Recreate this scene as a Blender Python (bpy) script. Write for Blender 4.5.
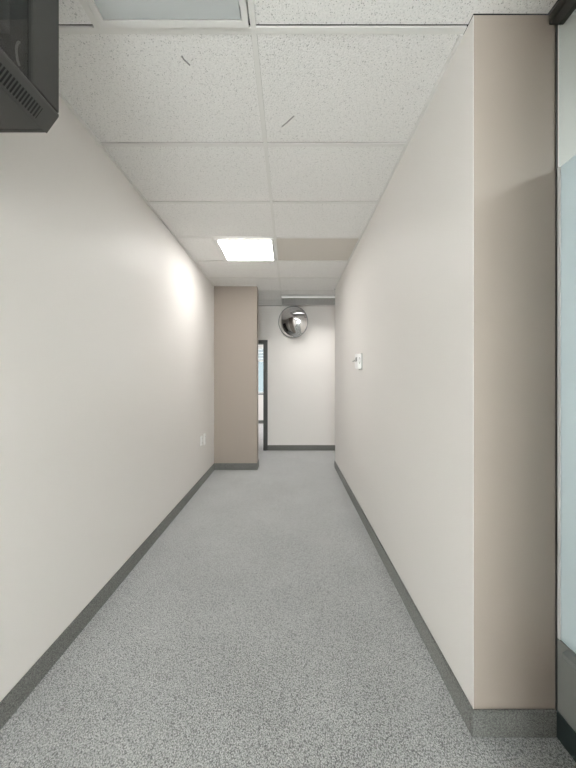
import bpy, bmesh, math, random
from mathutils import Vector, Matrix

for o in list(bpy.data.objects):
    bpy.data.objects.remove(o, do_unlink=True)
S = bpy.context.scene
C = S.collection
random.seed(4)

# ------------------------------------------------------------------ camera
EYE, CEIL, FPX = 1.34, 2.71, 316.0
cd = bpy.data.cameras.new('camera'); cam = bpy.data.objects.new('camera', cd); C.objects.link(cam)
cam.location = (0, 0, EYE); cam.rotation_euler = (math.pi/2, 0, 0)
cd.sensor_width = 36; cd.lens = FPX/768*36
cd.shift_x = -1.5/768; cd.shift_y = -5.0/768; cd.clip_start = 0.02
S.camera = cam

# ------------------------------------------------------------------ world, exposure
w = bpy.data.worlds.new('sky'); S.world = w; w.use_nodes = True
bg = w.node_tree.nodes['Background']
bg.inputs[0].default_value = (1.0, 0.98, 0.99, 1); bg.inputs[1].default_value = 14.0
vs = S.view_settings
vs.view_transform = 'Standard'; vs.look = 'None'; vs.gamma = 1; vs.use_curve_mapping = False
vs.exposure = 0.30
E_HALL, E_REAR_FILL, E_SIDE, E_CROSS, E_FAR = 16.0, 6.0, 75.0, 9.0, 4.0
W_LOUVRE = 7.0
NEUTRAL, COOL = (1, .98, .955), (.93, .98, 1)

# ------------------------------------------------------------------ materials
def nt(name):
    m = bpy.data.materials.new(name); m.use_nodes = True
    t = m.node_tree; b = t.nodes['Principled BSDF']
    return m, t, b, t.links
def plain(name, col, rough=.5, metal=0, spec=.5, bump=0, bscale=60):
    m, t, b, L = nt(name)
    b.inputs['Base Color'].default_value = (*col, 1); b.inputs['Roughness'].default_value = rough
    b.inputs['Metallic'].default_value = metal; b.inputs['Specular IOR Level'].default_value = spec
    if bump:
        g = t.nodes.new('ShaderNodeNewGeometry'); n = t.nodes.new('ShaderNodeTexNoise')
        n.inputs['Scale'].default_value = bscale; n.inputs['Detail'].default_value = 3
        u = t.nodes.new('ShaderNodeBump'); u.inputs['Strength'].default_value = bump; u.inputs['Distance'].default_value = .002
        L.new(g.outputs['Position'], n.inputs['Vector']); L.new(n.outputs['Fac'], u.inputs['Height']); L.new(u.outputs['Normal'], b.inputs['Normal'])
    return m
def emit(name, col, s):
    m, t, b, L = nt(name)
    b.inputs['Base Color'].default_value = (.8, .8, .8, 1)
    b.inputs['Emission Color'].default_value = (*col, 1); b.inputs['Emission Strength'].default_value = s
    return m
def carpet(name, dark, light, scale, sheen):
    m, t, b, L = nt(name); N = t.nodes.new
    g = N('ShaderNodeNewGeometry')
    mp = N('ShaderNodeMapping'); mp.inputs['Scale'].default_value = (1.0, .8, 1)
    mp.inputs['Rotation'].default_value = (0, 0, .25); L.new(g.outputs['Position'], mp.inputs[0])
    n = N('ShaderNodeTexNoise'); n.inputs['Scale'].default_value = scale; n.inputs['Detail'].default_value = 3; n.inputs['Roughness'].default_value = .7
    v = N('ShaderNodeTexVoronoi'); v.inputs['Scale'].default_value = scale*1.1
    n2 = N('ShaderNodeTexNoise'); n2.inputs['Scale'].default_value = 2.2; n2.inputs['Detail'].default_value = 2
    L.new(mp.outputs[0], n.inputs['Vector']); L.new(mp.outputs[0], v.inputs['Vector']); L.new(g.outputs['Position'], n2.inputs['Vector'])
    a = N('ShaderNodeMath'); a.operation = 'MULTIPLY_ADD'; a.inputs[1].default_value = -.45; L.new(v.outputs['Distance'], a.inputs[0]); L.new(n.outputs['Fac'], a.inputs[2])
    a2 = N('ShaderNodeMath'); a2.operation = 'MULTIPLY_ADD'; a2.inputs[1].default_value = .12; L.new(n2.outputs['Fac'], a2.inputs[0]); L.new(a.outputs[0], a2.inputs[2])
    r = N('ShaderNodeValToRGB'); r.color_ramp.elements[0].position = .16; r.color_ramp.elements[1].position = .56
    r.color_ramp.elements[0].color = (*dark, 1); r.color_ramp.elements[1].color = (*light, 1)
    L.new(a2.outputs[0], r.inputs[0]); L.new(r.outputs[0], b.inputs['Base Color'])
    u = N('ShaderNodeBump'); u.inputs['Strength'].default_value = .6; u.inputs['Distance'].default_value = .004
    L.new(a.outputs[0], u.inputs['Height']); L.new(u.outputs[0], b.inputs['Normal'])
    b.inputs['Roughness'].default_value = .95; b.inputs['Specular IOR Level'].default_value = .15
    b.inputs['Sheen Weight'].default_value = sheen; b.inputs['Sheen Roughness'].default_value = .45
    return m
def tile_mat(name, base, pit):
    m, t, b, L = nt(name); N = t.nodes.new
    g = N('ShaderNodeNewGeometry')
    v = N('ShaderNodeTexVoronoi'); v.inputs['Scale'].default_value = 135
    n = N('ShaderNodeTexNoise'); n.inputs['Scale'].default_value = 60; n.inputs['Detail'].default_value = 4
    n0 = N('ShaderNodeTexNoise'); n0.inputs['Scale'].default_value = 130; n0.inputs['Detail'].default_value = 2
    for q in (v, n, n0): L.new(g.outputs['Position'], q.inputs['Vector'])
    a = N('ShaderNodeMath'); a.operation = 'MULTIPLY_ADD'; a.inputs[1].default_value = -.9; L.new(n.outputs['Fac'], a.inputs[0]); L.new(v.outputs['Distance'], a.inputs[2])
    r = N('ShaderNodeValToRGB'); e = r.color_ramp.elements
    e[0].position = 0.0; e[1].position = .16; e[0].color = (*pit, 1); e[1].color = (*base, 1)
    sh = N('ShaderNodeMath'); sh.operation = 'ADD'; sh.inputs[1].default_value = .34; L.new(a.outputs[0], sh.inputs[0])
    L.new(sh.outputs[0], r.inputs[0])
    mx = N('ShaderNodeMix'); mx.data_type = 'RGBA'; mx.blend_type = 'MULTIPLY'; mx.inputs[0].default_value = .22
    L.new(r.outputs[0], mx.inputs[6])
    r2 = N('ShaderNodeValToRGB'); r2.color_ramp.elements[0].position = .3; r2.color_ramp.elements[1].position = .6
    r2.color_ramp.elements[0].color = (.55, .55, .55, 1); L.new(n0.outputs['Fac'], r2.inputs[0]); L.new(r2.outputs[0], mx.inputs[7])
    L.new(mx.outputs[2], b.inputs['Base Color'])
    u = N('ShaderNodeBump'); u.inputs['Strength'].default_value = .5; u.inputs['Distance'].default_value = .003
    L.new(sh.outputs[0], u.inputs['Height']); L.new(u.outputs[0], b.inputs['Normal'])
    b.inputs['Roughness'].default_value = .9; b.inputs['Specular IOR Level'].default_value = .2
    return m
def glass(name, tint, refl_rough=.02):
    m = bpy.data.materials.new(name); m.use_nodes = True; t = m.node_tree; t.nodes.clear(); N = t.nodes.new; L = t.links
    o = N('ShaderNodeOutputMaterial'); mx = N('ShaderNodeMixShader'); f = N('ShaderNodeFresnel')
    g = N('ShaderNodeNewGeometry'); ir = N('ShaderNodeMapRange'); ir.inputs[3].default_value = 1.5; ir.inputs[4].default_value = 1/1.5   # thin pane: no total reflection at its back face
    L.new(g.outputs['Backfacing'], ir.inputs[0]); L.new(ir.outputs[0], f.inputs[0])
    tr = N('ShaderNodeBsdfTransparent'); tr.inputs[0].default_value = (*tint, 1)
    gl = N('ShaderNodeBsdfGlossy'); gl.inputs['Roughness'].default_value = refl_rough
    L.new(f.outputs[0], mx.inputs[0]); L.new(tr.outputs[0], mx.inputs[1]); L.new(gl.outputs[0], mx.inputs[2]); L.new(mx.outputs[0], o.inputs[0])
    return m
def frosted(name):
    m = bpy.data.materials.new(name); m.use_nodes = True; t = m.node_tree; t.nodes.clear(); N = t.nodes.new; L = t.links
    o = N('ShaderNodeOutputMaterial'); mx = N('ShaderNodeMixShader'); mx.inputs[0].default_value = .5
    d = N('ShaderNodeBsdfDiffuse'); d.inputs[0].default_value = (.80, .86, .87, 1)
    tr = N('ShaderNodeBsdfTranslucent'); tr.inputs[0].default_value = (.80, .88, .90, 1)
    L.new(d.outputs[0], mx.inputs[1]); L.new(tr.outputs[0], mx.inputs[2]); L.new(mx.outputs[0], o.inputs[0])
    return m

M = {}
M['paint'] = plain('offwhite_paint', (.80, .772, .741), .5, spec=.24, bump=.12, bscale=45)
M['taupe'] = plain('taupe_paint', (.365, .314, .272), .5, spec=.3, bump=.12, bscale=45)
M['carpet'] = carpet('grey_carpet', (.115, .118, .116), (.61, .62, .615), 225, 1.0)
M['carpet_base'] = carpet('carpet_base_trim', (.10, .102, .095), (.27, .272, .255), 230, .2)
M['tile'] = tile_mat('mineral_tile', (.90, .888, .865), (.54, .53, .515))
M['tile_plain'] = plain('stained_panel', (.68, .64, .585), .8, spec=.2, bump=.2, bscale=90)
M['grid'] = plain('grid_enamel', (.80, .79, .76), .6, spec=.3)
M['deck'] = plain('ceiling_deck', (.03, .03, .03), .95, spec=.1)
M['white_metal'] = plain('white_enamel', (.80, .79, .77), .35)
M['lens_off'] = plain('unlit_lens', (.58, .61, .61), .25, bump=.3, bscale=150)
M['hall_lens'] = emit('hall_lens', NEUTRAL, E_HALL)
M['rear_fill_lens'] = emit('rear_fill_lens', COOL, E_REAR_FILL)
M['side_lens'] = emit('side_lens', COOL, E_SIDE)
M['cross_lens'] = emit('cross_lens', NEUTRAL, E_CROSS)
M['far_lens'] = emit('far_lens', COOL, E_FAR)
M['dark_frame'] = plain('dark_grey_frame', (.055, .056, .052), .4)
M['header'] = plain('dark_header', (.05, .045, .038), .5)
M['black'] = plain('black_powder_coat', (.029, .029, .027), .45, bump=.15, bscale=300)
M['black_rail'] = plain('charcoal_rail', (.05, .05, .047), .4)
M['void'] = plain('vent_black', (.006, .006, .006), .7)
M['dark_glass'] = glass('smoked_glass', (.6, .6, .58))
M['clear_glass'] = glass('clear_glass', (.90, .93, .92))
M['frost'] = frosted('frosted_film_glass')
M['chrome'] = plain('mirror_dome', (.95, .95, .95), .03, metal=1)
M['rim'] = plain('mirror_rim', (.38, .38, .37), .5)
M['plastic'] = plain('white_plastic', (.92, .915, .90), .3)
M['plastic_mid'] = plain('pale_grey_plastic', (.45, .45, .43), .4)
M['plastic_grey'] = plain('grey_plastic', (.30, .30, .29), .4)
M['rail_grey'] = plain('grey_rail', (.26, .28, .275), .45)
M['kick'] = plain('grey_kick_panel', (.30, .315, .30), .5)
M['louvre'] = plain('grey_louvre', (.5, .495, .48), .5)
M['teal_base'] = plain('dark_teal_base', (.03, .045, .045), .6)
M['tinted_glass'] = glass('tinted_glass', (.2, .225, .23))
M['bead'] = plain('white_edge_bead', (.93, .93, .92), .3)
M['mark'] = plain('scuff_grey', (.33, .32, .31), .9)
M['pale_loop'] = plain('pale_loop_grey', (.6, .6, .58), .4)
M['door'] = plain('dark_door', (.06, .055, .05), .4)

# ------------------------------------------------------------------ mesh helpers
class MB:
    def __init__(s): s.v = []; s.f = []
    def box(s, x0, x1, y0, y1, z0, z1):
        n = len(s.v)
        s.v += [(x, y, z) for z in (z0, z1) for y in (y0, y1) for x in (x0, x1)]
        s.f += [tuple(n+i for i in q) for q in ((0,2,3,1),(4,5,7,6),(0,1,5,4),(2,6,7,3),(0,4,6,2),(1,3,7,5))]
        return s
    def prism(s, poly, axis, a, b):
        """extrude a 2-D outline along axis (x: outline is (y,z); y: (x,z); z: (x,y))"""
        n = len(s.v); k = len(poly)
        def p(u, v, t): return {'x': (t, u, v), 'y': (u, t, v), 'z': (u, v, t)}[axis]
        for t in (a, b): s.v += [p(u, v, t) for u, v in poly]
        s.f += [tuple(range(n, n+k)), tuple(range(n+2*k-1, n+k-1, -1))]
        s.f += [(n+i, n+k+i, n+k+(i+1) % k, n+(i+1) % k) for i in range(k)]
        return s
    def lathe(s, prof, seg=48):
        """profile (r, h) spun about local -Y (h measured towards -Y)"""
        n = len(s.v); k = len(prof)
        for i in range(seg):
            a = 2*math.pi*i/seg
            s.v += [(r*math.cos(a), -h, r*math.sin(a)) for r, h in prof]
        for i in range(seg):
            j = (i+1) % seg
            for q in range(k-1): s.f.append((n+i*k+q, n+j*k+q, n+j*k+q+1, n+i*k+q+1))
        return s
    def tube(s, pts, r, seg=8):
        n0 = len(s.v); pts = [Vector(p) for p in pts]
        for i, p in enumerate(pts):
            d = (pts[min(i+1, len(pts)-1)]-pts[max(i-1, 0)]).normalized()
            u = d.orthogonal().normalized() if i == 0 else (u - d*u.dot(d)).normalized()
            w_ = d.cross(u)
            for q in range(seg):
                a = 2*math.pi*q/seg; s.v.append(tuple(p + r*(u*math.cos(a)+w_*math.sin(a))))
        for i in range(len(pts)-1):
            for q in range(seg):
                s.f.append((n0+i*seg+q, n0+i*seg+(q+1) % seg, n0+(i+1)*seg+(q+1) % seg, n0+(i+1)*seg+q))
        s.f += [tuple(range(n0, n0+seg)), tuple(range(n0+(len(pts)-1)*seg, n0+len(pts)*seg))]
        return s
    def build(s, name, mat, parent=None, bevel=0, smooth=False):
        me = bpy.data.meshes.new(name); me.from_pydata(s.v, [], s.f)
        bm = bmesh.new(); bm.from_mesh(me)
        if smooth: bmesh.ops.remove_doubles(bm, verts=bm.verts, dist=1e-6)
        bmesh.ops.recalc_face_normals(bm, faces=bm.faces)
        if bevel: bmesh.ops.bevel(bm, geom=list(bm.edges), offset=bevel, segments=2, affect='EDGES', clamp_overlap=True)
        if smooth:
            for f in bm.faces: f.smooth = True
        bm.to_mesh(me); bm.free()
        me.materials.append(M[mat])
        o = bpy.data.objects.new(name, me); C.objects.link(o)
        if parent: o.parent = parent
        return o
def box(*a): return MB().box(*a)
def struct(o, label=None, cat=None):
    o['kind'] = 'structure'
    if label: o['label'] = label; o['category'] = cat
    return o
def thing(name, label, cat, group=None, loc=(0, 0, 0)):
    o = bpy.data.objects.new(name, None); C.objects.link(o); o.location = loc
    o.empty_display_size = .1; o['label'] = label; o['category'] = cat
    if group: o['group'] = group
    return o

# ------------------------------------------------------------------ room shell
XL, XR, XN = -1.113, .693, 1.0      # left wall, right wall, glazed partition
YN, YP, YR, YE = 1.19, 4.66, 4.80, 5.93   # taupe return, pier face, end of right wall, end wall
YA = .66                             # unseen alcove side, placed to keep rear light off the nook
YB = -3.0                            # rear of the corridor behind the camera
T = .12
BH = .10                             # carpet base height

struct(box(-4.2, 4.0, YB-T, 9.8, -.1, 0).build('floor', 'carpet'), 'grey loop pile carpet covering the whole corridor floor', 'floor')
struct(box(XL-T, XL, YB, YP+.229, 0, CEIL).build('wall_left', 'paint'), 'long off-white corridor wall carrying the two outlets', 'wall')
struct(box(XR, XR+T, YN+T, YR, 0, CEIL).build('wall_right', 'paint'), 'off-white corridor wall carrying the thermostat', 'wall')
# L-shaped closing of the nook: the off-white corner strip belongs to the right wall, the taupe face to the return
struct(box(XN+.012, 4.0, YN, YN+T-.001, 0, CEIL).build('wall_side_return', 'paint'))
struct(box(XR+.001, XN+.012, YN, YN+T-.001, 0, CEIL).build('wall_return', 'taupe'), 'taupe painted short wall beside the glazed partition', 'wall')
struct(box(XR-.0005, XR+.001, YN, YN+T, 0, CEIL).build('trim_1', 'paint'), 'narrow off-white corner edge next to the taupe wall', 'corner trim')
struct(box(XL, -.482, YP, YP+.229, 0, CEIL).build('wall_pier', 'taupe'), 'taupe pier standing out from the left wall', 'wall')
# end wall with the doorway
D0, D1, DH = -1.36, -.49, 2.0
struct(MB().prism([(-2.6, 0), (D0-.07, 0), (D0-.07, DH+.07), (D1+.08, DH+.07), (D1+.08, 0), (3.3, 0), (3.3, CEIL), (-2.6, CEIL)], 'y', YE, YE+T).build('wall_end', 'paint'),
       'off-white wall across the corridor end with the convex mirror', 'wall')
struct(box(-2.6-T, -2.6, YP+.229, YE+T, 0, CEIL).build('wall_cross_left', 'paint'))
struct(box(3.3, 3.3+T, YR, YE+T, 0, CEIL).build('wall_cross_right', 'paint'))
struct(box(-2.6, XL-T, YP+.229-T, YP+.229, 0, CEIL).build('wall_cross_near', 'paint'))
struct(box(XR+T, 3.3, YR-T, YR, 0, CEIL).build('wall_cross_front', 'paint'))
qx0, qx1, qz0, qz1 = XL+.05, XR-.06, .12, 2.55
struct(MB().box(XL-T, qx0, YB-T, YB, 0, CEIL).box(qx1, 4.0, YB-T, YB, 0, CEIL).box(qx0, qx1, YB-T, YB, 0, qz0).box(qx0, qx1, YB-T, YB, qz1, CEIL).build('wall_rear', 'paint'))
w2 = MB().box(qx0, qx1, YB-.08, YB-.03, qz0, qz0+.06).box(qx0, qx1, YB-.08, YB-.03, qz1-.06, qz1).box(qx0, qx0+.05, YB-.08, YB-.03, qz0+.06, qz1-.06).box(qx1-.05, qx1, YB-.08, YB-.03, qz0+.06, qz1-.06)
w2.box(-.08, -.03, YB-.08, YB-.03, qz0+.06, qz1-.06)
w2 = struct(w2.build('added_rear_window', 'dark_frame'), 'added unseen window letting daylight in from behind the camera', 'window')  # window added out of view to brighten the corridor from the rear
for x0, x1 in ((qx0+.05, -.08), (-.03, qx1-.05)): box(x0, x1, YB-.06, YB-.054, qz0+.06, qz1-.06).build('pane', 'clear_glass', w2)
struct(box(XR, XR+T, YB, YA, 0, CEIL).build('wall_shade_rear', 'paint'))  # unseen wall added to shade the taupe nook from the rear window
struct(box(XR+T, XN, YA-T, YA, 0, CEIL).build('wall_shade_alcove', 'taupe'))  # unseen wall shaped to block rear light from the nook
struct(box(4.0, 4.0+T, YB, YN, 0, CEIL).build('wall_side_room', 'paint'))

def base(name, label, x0, x1, y0, y1, mat='carpet_base'):
    struct(box(x0, x1, y0, y1, 0, BH).build(name, mat, bevel=.003), label, 'baseboard')
b = .012
base('baseboard_left', 'dark grey carpet base along the long left wall', XL, XL+b, YB, YP)
base('baseboard_right', 'dark grey carpet base under the thermostat wall', XR-b, XR-.0006, YN, YR)
base('baseboard_return', 'dark grey carpet base under the short taupe wall', XR-b, XN-.001, YN-b, YN)
base('baseboard_pier', 'dark grey carpet base across the taupe pier', XL+b, -.482, YP-b, YP)
base('baseboard_pier_side', 'dark grey carpet base on the side of the taupe pier', -.482, -.482+b, YP-b, YP+.229)
base('baseboard_end', 'dark grey carpet base under the convex mirror wall', D1+.08, 3.3, YE-b, YE)
base('baseboard_side_room', 'dark carpet base in the room behind the glazed partition', XN+.03, 4.0, YN-b, YN)

# ------------------------------------------------------------------ ceiling: deck, lay-in tiles and grid bars
ceil = struct(box(-4.2, 4.1, YB-T, 9.8, CEIL+.09, CEIL+.15).build('ceiling', 'deck'), 'suspended ceiling of pitted white lay-in tiles', 'ceiling')
XM = -.1415                          # main grid bar
def row(k): return 1.247+.61*k       # cross bars
GB = .012                            # half width of a bar
TZ0, TZ1 = CEIL+.006, CEIL+.02
tiles = []
def tile(poly, mat='tile'):
    o = MB().prism(poly, 'z', TZ0, TZ1).build('ceiling_tile', mat, ceil); tiles.append(o); return o
def rect(x0, x1, y0, y1, mat='tile'): return tile([(x0, y0), (x1, y0), (x1, y1), (x0, y1)], mat)
def bar(x0, x1, y0, y1): box(x0, x1, y0, y1, CEIL+.004, CEIL+.012).build('grid_bar', 'grid', ceil)
LIT = {3: 'hall', -4: 'rear', -6: 'rear', -1: 'off'}
XF = XM-.61                          # far edge of a 600 mm fixture
for k in range(-7, 7):
    y0, y1 = row(k), row(k+1)
    t0, t1 = y0+GB, y1-GB-.009      # a hairline gap shows before every cross bar
    if k == 6:                       # row starting at the end of the pier
        break
    xr = XR if k >= 0 or k < -2 else XN-.027
    yy0 = max(y0, YB); t0 = max(t0, YB)
    if k in LIT:
        rect(XL, XF-GB*.4, t0, t1); bar(XF-GB, XF+GB, yy0+GB, y1-GB)
    elif k == 5:
        tile([(XL, t0), (XM-GB, t0), (XM-GB, t1), (-.482, t1), (-.482, YP), (XL, YP)])
    else:
        rect(XL, XM-GB, t0, t1)
    if k == -1:
        tile([(XM+GB, t0), (xr, t0), (xr, YN), (XR, YN), (XR, t1), (XM+GB, t1)])
    else:
        rect(XM+GB, xr, t0, t1, 'tile_plain' if k == 3 else 'tile')
    bar(XM-GB+.0008, XM+GB-.0008, yy0+GB, y1-GB)
    bar(XL, xr if k != 0 else XR, y0-GB, y0+GB) if y0 > YB else None
bar(-.482, XR, row(6)-GB, row(6)+GB)
for x0, x1 in ((-2.6, XM-1.22), (XM-1.22, XM), (XM, XM+1.22), (XM+1.22, XM+2.44), (XM+2.44, 3.3)):
    rect(x0, x1, row(6)+GB, row(7)-GB-.009); rect(x0, x1, row(7)+GB, YE)
    bar(x0, x1, row(7)-GB, row(7)+GB)
    if x0 > -2: bar(x0-GB, x0+GB, row(6)+GB, row(7)-GB); bar(x0-GB, x0+GB, row(7)+GB, YE)
# wall angles
def angle(x0, x1, y0, y1): box(x0, x1, y0, y1, CEIL-.001, CEIL+.006).build('wall_angle', 'grid', ceil)
angle(XL, XL+.014, 0, YP); angle(XR-.014, XR, row(0)+GB, YR); angle(XL+.014, -.482, YP-.014, YP); angle(XM, XM+1.22, YE-.014, YE)
# side-room and far-room ceilings
struct(box(XN+.02, 4.0, YB, YN, CEIL, CEIL+.02).build('ceiling_side_room', 'tile'))
struct(box(-4.2, 1.2, YE+T, 9.6, CEIL, CEIL+.02).build('ceiling_far_room', 'tile'))
# gouges in two tiles
def gouge(pts, parent):
    MB().tube([(x, y, TZ0) for x, y in pts], .0035, 6).build('gouge_mark', 'mark', parent)
near_left = min(tiles, key=lambda o: abs(o.data.vertices[0].co.x-XL)+abs(o.data.vertices[0].co.y-row(0)))
near_right = min(tiles, key=lambda o: abs(o.data.vertices[0].co.x-XM)+abs(o.data.vertices[0].co.y-row(0)))
gouge([(-.459, 1.345), (-.455, 1.36), (-.446, 1.372), (-.437, 1.385)], near_left)
gouge([(-.041, 1.722), (-.01, 1.69), (.0235, 1.652)], near_right)

# ------------------------------------------------------------------ ceiling lights
def troffer(x0, y0, lens, label, group=None, z=CEIL):
    t = thing('ceiling_light', label, 'ceiling light', group, (x0+.305, y0+.305, z))
    h, e = .305-.017, .305-.040
    hs = MB()
    for a in ((-h, h, -h, -h+.004), (-h, h, h-.004, h), (-h, -h+.004, -h+.004, h-.004), (h-.004, h, -h+.004, h-.004)): hs.box(*a, .006, .075)
    hs.box(-h, h, -h, h, .075, .08); hs.build('housing', 'white_metal', t)
    fr = MB()
    for s in (-1, 1):
        fr.box(-h, h, min(s*h, s*e), max(s*h, s*e), -.003, .004)
        fr.box(min(s*h, s*e), max(s*h, s*e), -e, e, -.003, .004)
    fr.build('frame', 'white_metal', t)
    box(-e+.004, e-.004, -e+.004, e-.004, -.001, .004).build('diffuser', lens, t)
    return t
troffer(XF, row(3), 'hall_lens', 'glowing square light panel beside the drab beige ceiling panel')
troffer(XF, row(-1), 'lens_off', 'unlit square light with grey lens next to the black cabinet')
troffer(XF, row(-4), 'rear_fill_lens', 'added unseen fill light panel farther from the rear window', 'added rear fill lights')  # this panel and the next are added behind the camera as fill light
troffer(XF, row(-6), 'rear_fill_lens', 'added unseen fill light panel nearer the rear window', 'added rear fill lights')
troffer(2.2, -.35, 'side_lens', 'lit square ceiling panel in the side room', z=CEIL-.012)
troffer(1.9, row(6)-.0+.22, 'cross_lens', 'lit square ceiling panel in the cross corridor', z=CEIL-.02)
troffer(-1.6, 7.4, 'far_lens', 'lit square ceiling panel in the far room', z=CEIL-.02)

# surface fixture with louvre in front of the end wall
fx = thing('louvre_light', 'long white louvred ceiling light above the convex mirror', 'ceiling light', None, (0, 0, CEIL))
lx0, lx1, ly0, ly1, lz = XM+.01, XM+1.21, 5.14, 5.62, -.05
fr = MB()
fr.box(lx0, lx1, ly0, ly0+.012, lz+.012, 0).box(lx0, lx1, ly1-.012, ly1, lz, 0).box(lx0, lx0+.012, ly0+.012, ly1-.012, lz, 0).box(lx1-.012, lx1, ly0+.012, ly1-.012, lz, 0)
fr.build('housing', 'louvre', fx)
box(lx0, lx1, ly0-.006, ly0+.012, lz-.002, lz+.022).build('front_lip', 'bead', fx, bevel=.003)
box(lx0+.012, lx1-.012, ly0+.012, ly1-.012, -.008, -.004).build('reflector', 'white_metal', fx)
lv = MB()
for i in range(1, 24): x = lx0+(lx1-lx0)*i/24; lv.box(x-.001, x+.001, ly0+.012, ly1-.012, lz+.004, lz+.03)
for i in range(1, 10): y = ly0+(ly1-ly0)*i/10; lv.box(lx0+.012, lx1-.012, y-.001, y+.001, lz+.004, lz+.03)
o = lv.build('louvre', 'louvre', fx)
ld = bpy.data.lights.new('tube_light', 'AREA'); ld.shape = 'RECTANGLE'; ld.size = 1.1; ld.size_y = .36; ld.energy = W_LOUVRE
ld.color = NEUTRAL; ld.spread = math.radians(118)
lo = bpy.data.objects.new('tube_light', ld); C.objects.link(lo); lo.parent = fx; lo.location = ((lx0+lx1)/2, (ly0+ly1)/2, lz-.004)

# ------------------------------------------------------------------ doorway in the end wall and the room beyond
dr = struct(MB().prism([(D0-.07, 0), (D0, 0), (D0, DH), (D1, DH), (D1, 0), (D1+.08, 0), (D1+.08, DH+.07), (D0-.07, DH+.07)], 'y', YE-.02, YE+T+.01).build('door_1', 'dark_frame', bevel=.003),
            'dark grey metal door frame standing open past the pier', 'door frame')
FY = 9.5
wx0, wx1, wz0, wz1 = -2.3, -.35, .90, 2.3
struct(MB().box(-4.2, wx0, FY, FY+T, 0, CEIL).box(wx1, 1.2, FY, FY+T, 0, CEIL).box(wx0, wx1, FY, FY+T, 0, wz0).box(wx0, wx1, FY, FY+T, wz1, CEIL).build('wall_far_room', 'paint'),
       'pale wall with a window in the room past the doorway', 'wall')
struct(box(-4.2-T, -4.2, YE+T, FY+T, 0, CEIL).build('wall_far_left', 'paint'))
struct(box(1.2, 1.2+T, YE+T, FY+T, 0, CEIL).build('wall_far_right', 'paint'))
base('baseboard_far_room', 'dark base under the window in the far room', -4.2, 1.2, FY-.015, FY)
win = struct(MB().box(wx0, wx1, FY+.03, FY+.08, wz0, wz0+.05).box(wx0, wx1, FY+.03, FY+.08, wz1-.05, wz1).box(wx0, wx0+.05, FY+.03, FY+.08, wz0+.05, wz1-.05).box(wx1-.05, wx1, FY+.03, FY+.08, wz0+.05, wz1-.05).box(wx0+.05, wx1-.05, FY+.03, FY+.08, 1.86, 1.91).build('window_1', 'bead'),
             'bluish daylit window seen through the dark doorway', 'window')
box(wx0+.05, wx1-.05, FY+.05, FY+.056, wz0+.05, 1.86).build('pane', 'tinted_glass', win)
box(wx0+.05, wx1-.05, FY+.05, FY+.056, 1.91, wz1-.05).build('pane', 'tinted_glass', win)
box(wx0-.04, wx1+.04, FY-.06, FY+.03, wz0-.035, wz0).build('window_sill', 'rail_grey', win, bevel=.004)
for i in range(9):
    z = 2.28-.045*i
    box(wx0+.01, wx1-.01, FY-.004, FY+.02, z-.014, z).build('blind_slat', 'bead', win)

# door in the left end of the cross corridor (shows in the mirror)
d2 = struct(MB().prism([(5.0, 0), (5.06, 0), (5.06, 2.02), (5.80, 2.02), (5.80, 0), (5.86, 0), (5.86, 2.08), (5.0, 2.08)], 'x', -2.6, -2.57).build('door_2', 'dark_frame'), 'dark door frame in the cross corridor', 'door frame')
box(-2.6, -2.585, 5.06, 5.80, .005, 2.02).build('door_leaf', 'door', d2)

# ------------------------------------------------------------------ glazed partition beside the taupe wall
pt = struct(box(XN, XN+.03, YA-T, YN-.004, 0, BH).build('wall_partition', 'teal_base'), 'glazed partition with frosted lower pane and dark header', 'partition')
box(XN-.026, XN+.03, YA, YN-.002, CEIL-.041, CEIL-.0005).build('header_rail', 'header', pt, bevel=.003)
box(XN, XN+.006, YN-.005, YN-.001, BH, CEIL-.041).build('seam_post', 'dark_frame', pt)
box(XN+.004, XN+.026, YN-.015, YN-.006, .37, 2.13).build('edge_bead', 'bead', pt)
for y0, y1 in ((YA, YN-.015),):
    box(XN+.009, XN+.017, y0, y1, .37, 2.13).build('frosted_pane', 'frost', pt)
    box(XN+.010, XN+.016, y0, YN-.006, 2.131, CEIL-.041).build('clear_pane', 'clear_glass', pt)
box(XN+.004, XN+.026, YA, YN-.006, BH, .369).build('kick_panel', 'kick', pt)
MB().prism([(XN+.028, .335), (XN-.02, .335), (XN-.028, .345), (XN-.024, .362), (XN-.008, .372), (XN+.028, .372)], 'y', YA, YN-.06).build('sill_rail', 'rail_grey', pt)
box(XN-.022, XN+.004, YA, 1.08, .20, .334).build('rail_bracket', 'dark_frame', pt, bevel=.004)

# ------------------------------------------------------------------ black wall cabinet, top of the left wall
cab = thing('network_cabinet', 'black steel wall cabinet with smoked glass door hung near the ceiling', 'cabinet', None, (XL, .574, EYE+.677))
cx, fy, ny = -.637-XL, .30, -.30       # local: x from wall, y far/near
top = .60
# profile of the shell (x, z) with the chamfered lower front edge
sh = MB()
sh.box(0, cx-.03, fy-.012, fy, 0.003, top).box(0, cx-.03, ny, ny+.012, 0.003, top)
sh.box(0, cx-.035, ny+.012, fy-.012, 0.003, .015).box(0, cx-.03, ny+.012, fy-.012, top-.012, top).box(0, .01, ny+.012, fy-.012, .015, top-.012)
sh.build('body', 'black', cab, bevel=.002)
MB().prism([(cx-.034, 0), (cx, .047), (cx, .055), (cx-.03, .055), (cx-.036, .01)], 'y', ny, fy).build('lower_rail', 'black_rail', cab, bevel=.0015)
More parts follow.
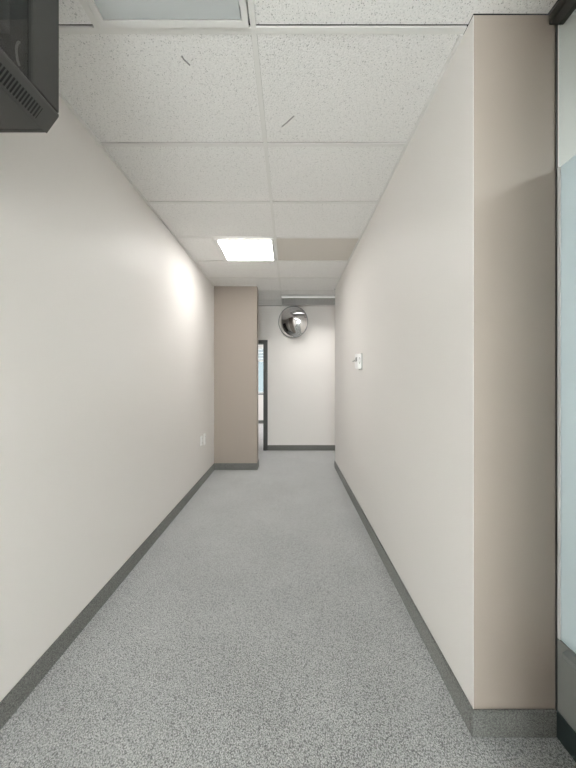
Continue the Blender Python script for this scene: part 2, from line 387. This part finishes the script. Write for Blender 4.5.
# vent strip on the chamfer
ux, uz = .034/.058, .047/.058
nx_, nz_ = uz, -ux
vent = MB(); 
def ch(s, d): return (cx-.034+ux*s+nx_*d, uz*s+nz_*d)
vent.prism([ch(.008, .0002), ch(.040, .0002), ch(.040, .0009), ch(.008, .0009)], 'y', ny+.03, fy-.045)
vs_ = vent.build('vent_slot_strip', 'void', cab)
fins = MB(); y = ny+.03
while y < fy-.045:
    fins.prism([ch(.008, .0009), ch(.040, .0009), ch(.040, .0022), ch(.008, .0022)], 'y', y, y+.003); y += .0085
fins.build('vent_fins', 'black_rail', vs_)
st = .092                             # far stile of the door
df = MB()
df.box(cx-.03, cx, fy-st, fy, .058, top).box(cx-.03, cx, ny, ny+st, .058, top).box(cx-.03, cx, ny+st, fy-st, top-.05, top)
dfo = df.build('door_frame', 'black', cab, bevel=.0015)
box(cx-.012, cx-.006, ny+st+.004, fy-st-.004, .058, top-.05).build('glass_pane', 'dark_glass', dfo)
MB().tube([(cx-.05, .235+.014*math.cos(a), .15+.032*math.sin(a)) for a in [.4+i*.33 for i in range(13)]], .0028).build('pale_loop', 'pale_loop', cab, smooth=True)  # thin pale loop set behind the glass
box(.03, cx-.09, ny+.05, fy-.05, .22, .30).build('equipment', 'black_rail', cab, bevel=.003)

# ------------------------------------------------------------------ convex mirror on the end wall
mr = thing('convex_mirror', 'round convex safety mirror high on the end wall', 'mirror', None, (.065, YE-.10, EYE+1.052))
mr.rotation_euler = (math.radians(9), 0, math.radians(-20))
R, sag = .283, .105
rs = (R*R+sag*sag)/(2*sag)
prof = []
for i in range(17):
    r = R*(1-i/16); prof.append((max(r, 0), math.sqrt(rs*rs-r*r)-(rs-sag)))
MB().lathe(prof, 64).build('dome', 'chrome', mr, smooth=True)
MB().lathe([(R-.008, -.008), (R+.007, -.008), (R+.009, 0), (R+.006, .008), (R-.006, .009), (R-.008, -.008)], 64).build('rim', 'rim', mr, smooth=True)
MB().lathe([(0, -.012), (R-.01, -.012), (R-.01, -.006), (0, -.006)], 48).build('back_board', 'plastic_grey', mr)
MB().tube([(0, .012, 0), (-.004, .05, .004), (-.008, .085, .006)], .018, 12).build('wall_bracket', 'rim', mr)

# ------------------------------------------------------------------ devices on the right wall
th = thing('thermostat', 'white boxy thermostat with oval slot jutting from the right wall', 'thermostat', None, (XR, 3.06, 1.51))
box(-.008, 0, -.06, .075, -.082, .076).build('back_plate', 'plastic_mid', th, bevel=.002)  # plate toned grey and carried lower to stand for shade around the cover
box(-.044, -.008, -.055, .07, -.07, .07).build('cover', 'plastic', th, bevel=.006)
ov = [(-.026+.008*math.cos(a), .006+.03*math.sin(a)) for a in [2*math.pi*i/20 for i in range(20)]]
MB().prism(ov, 'y', -.0575, -.055).build('oval_slot', 'plastic_grey', th)
MB().prism([(x*.55-.0117, z*.8+.001) for x, z in ov], 'y', -.0605, -.0575).build('slot_insert', 'plastic', th)
box(-.0455, -.044, -.03, .045, .0, .04).build('display', 'plastic_grey', th)
sw = thing('light_switch', 'white toggle switch plate beside the thermostat', 'switch', None, (XR, 3.27, 1.535))
box(-.008, 0, -.045, .045, -.065, .065).build('switch_plate', 'plastic', sw, bevel=.002)
box(-.016, -.008, -.02, .02, -.032, .032).build('switch_body', 'plastic', sw, bevel=.002)
MB().prism([(-.016, .004), (-.016, -.012), (-.040, -.020), (-.042, -.012)], 'y', -.007, .007).build('toggle', 'plastic_mid', sw)

# outlets on the left wall
def outlet(y, z, hh, label, label2=None):
    t = thing('wall_outlet', label, 'outlet', 'outlets low on the left wall', (XL, y, z))
    box(0, .010, -.036, .036, -hh, hh).build('cover_plate', 'plastic', t, bevel=.002)
    for s in (-1, 1):
        f = box(.010, .014, -.017, .017, s*hh*.45-.016, s*hh*.45+.016).build('socket', 'bead', t, bevel=.002)
        for q in (-.007, .007): box(.014, .0145, q-.0015, q+.0015, s*hh*.45-.006, s*hh*.45+.006).build('slot', 'void', f)
outlet(3.97, .565, .060, 'white outlet plate on left wall, farther from the pier')
outlet(4.13, .555, .072, 'tall white outlet plate on left wall, nearer the pier')
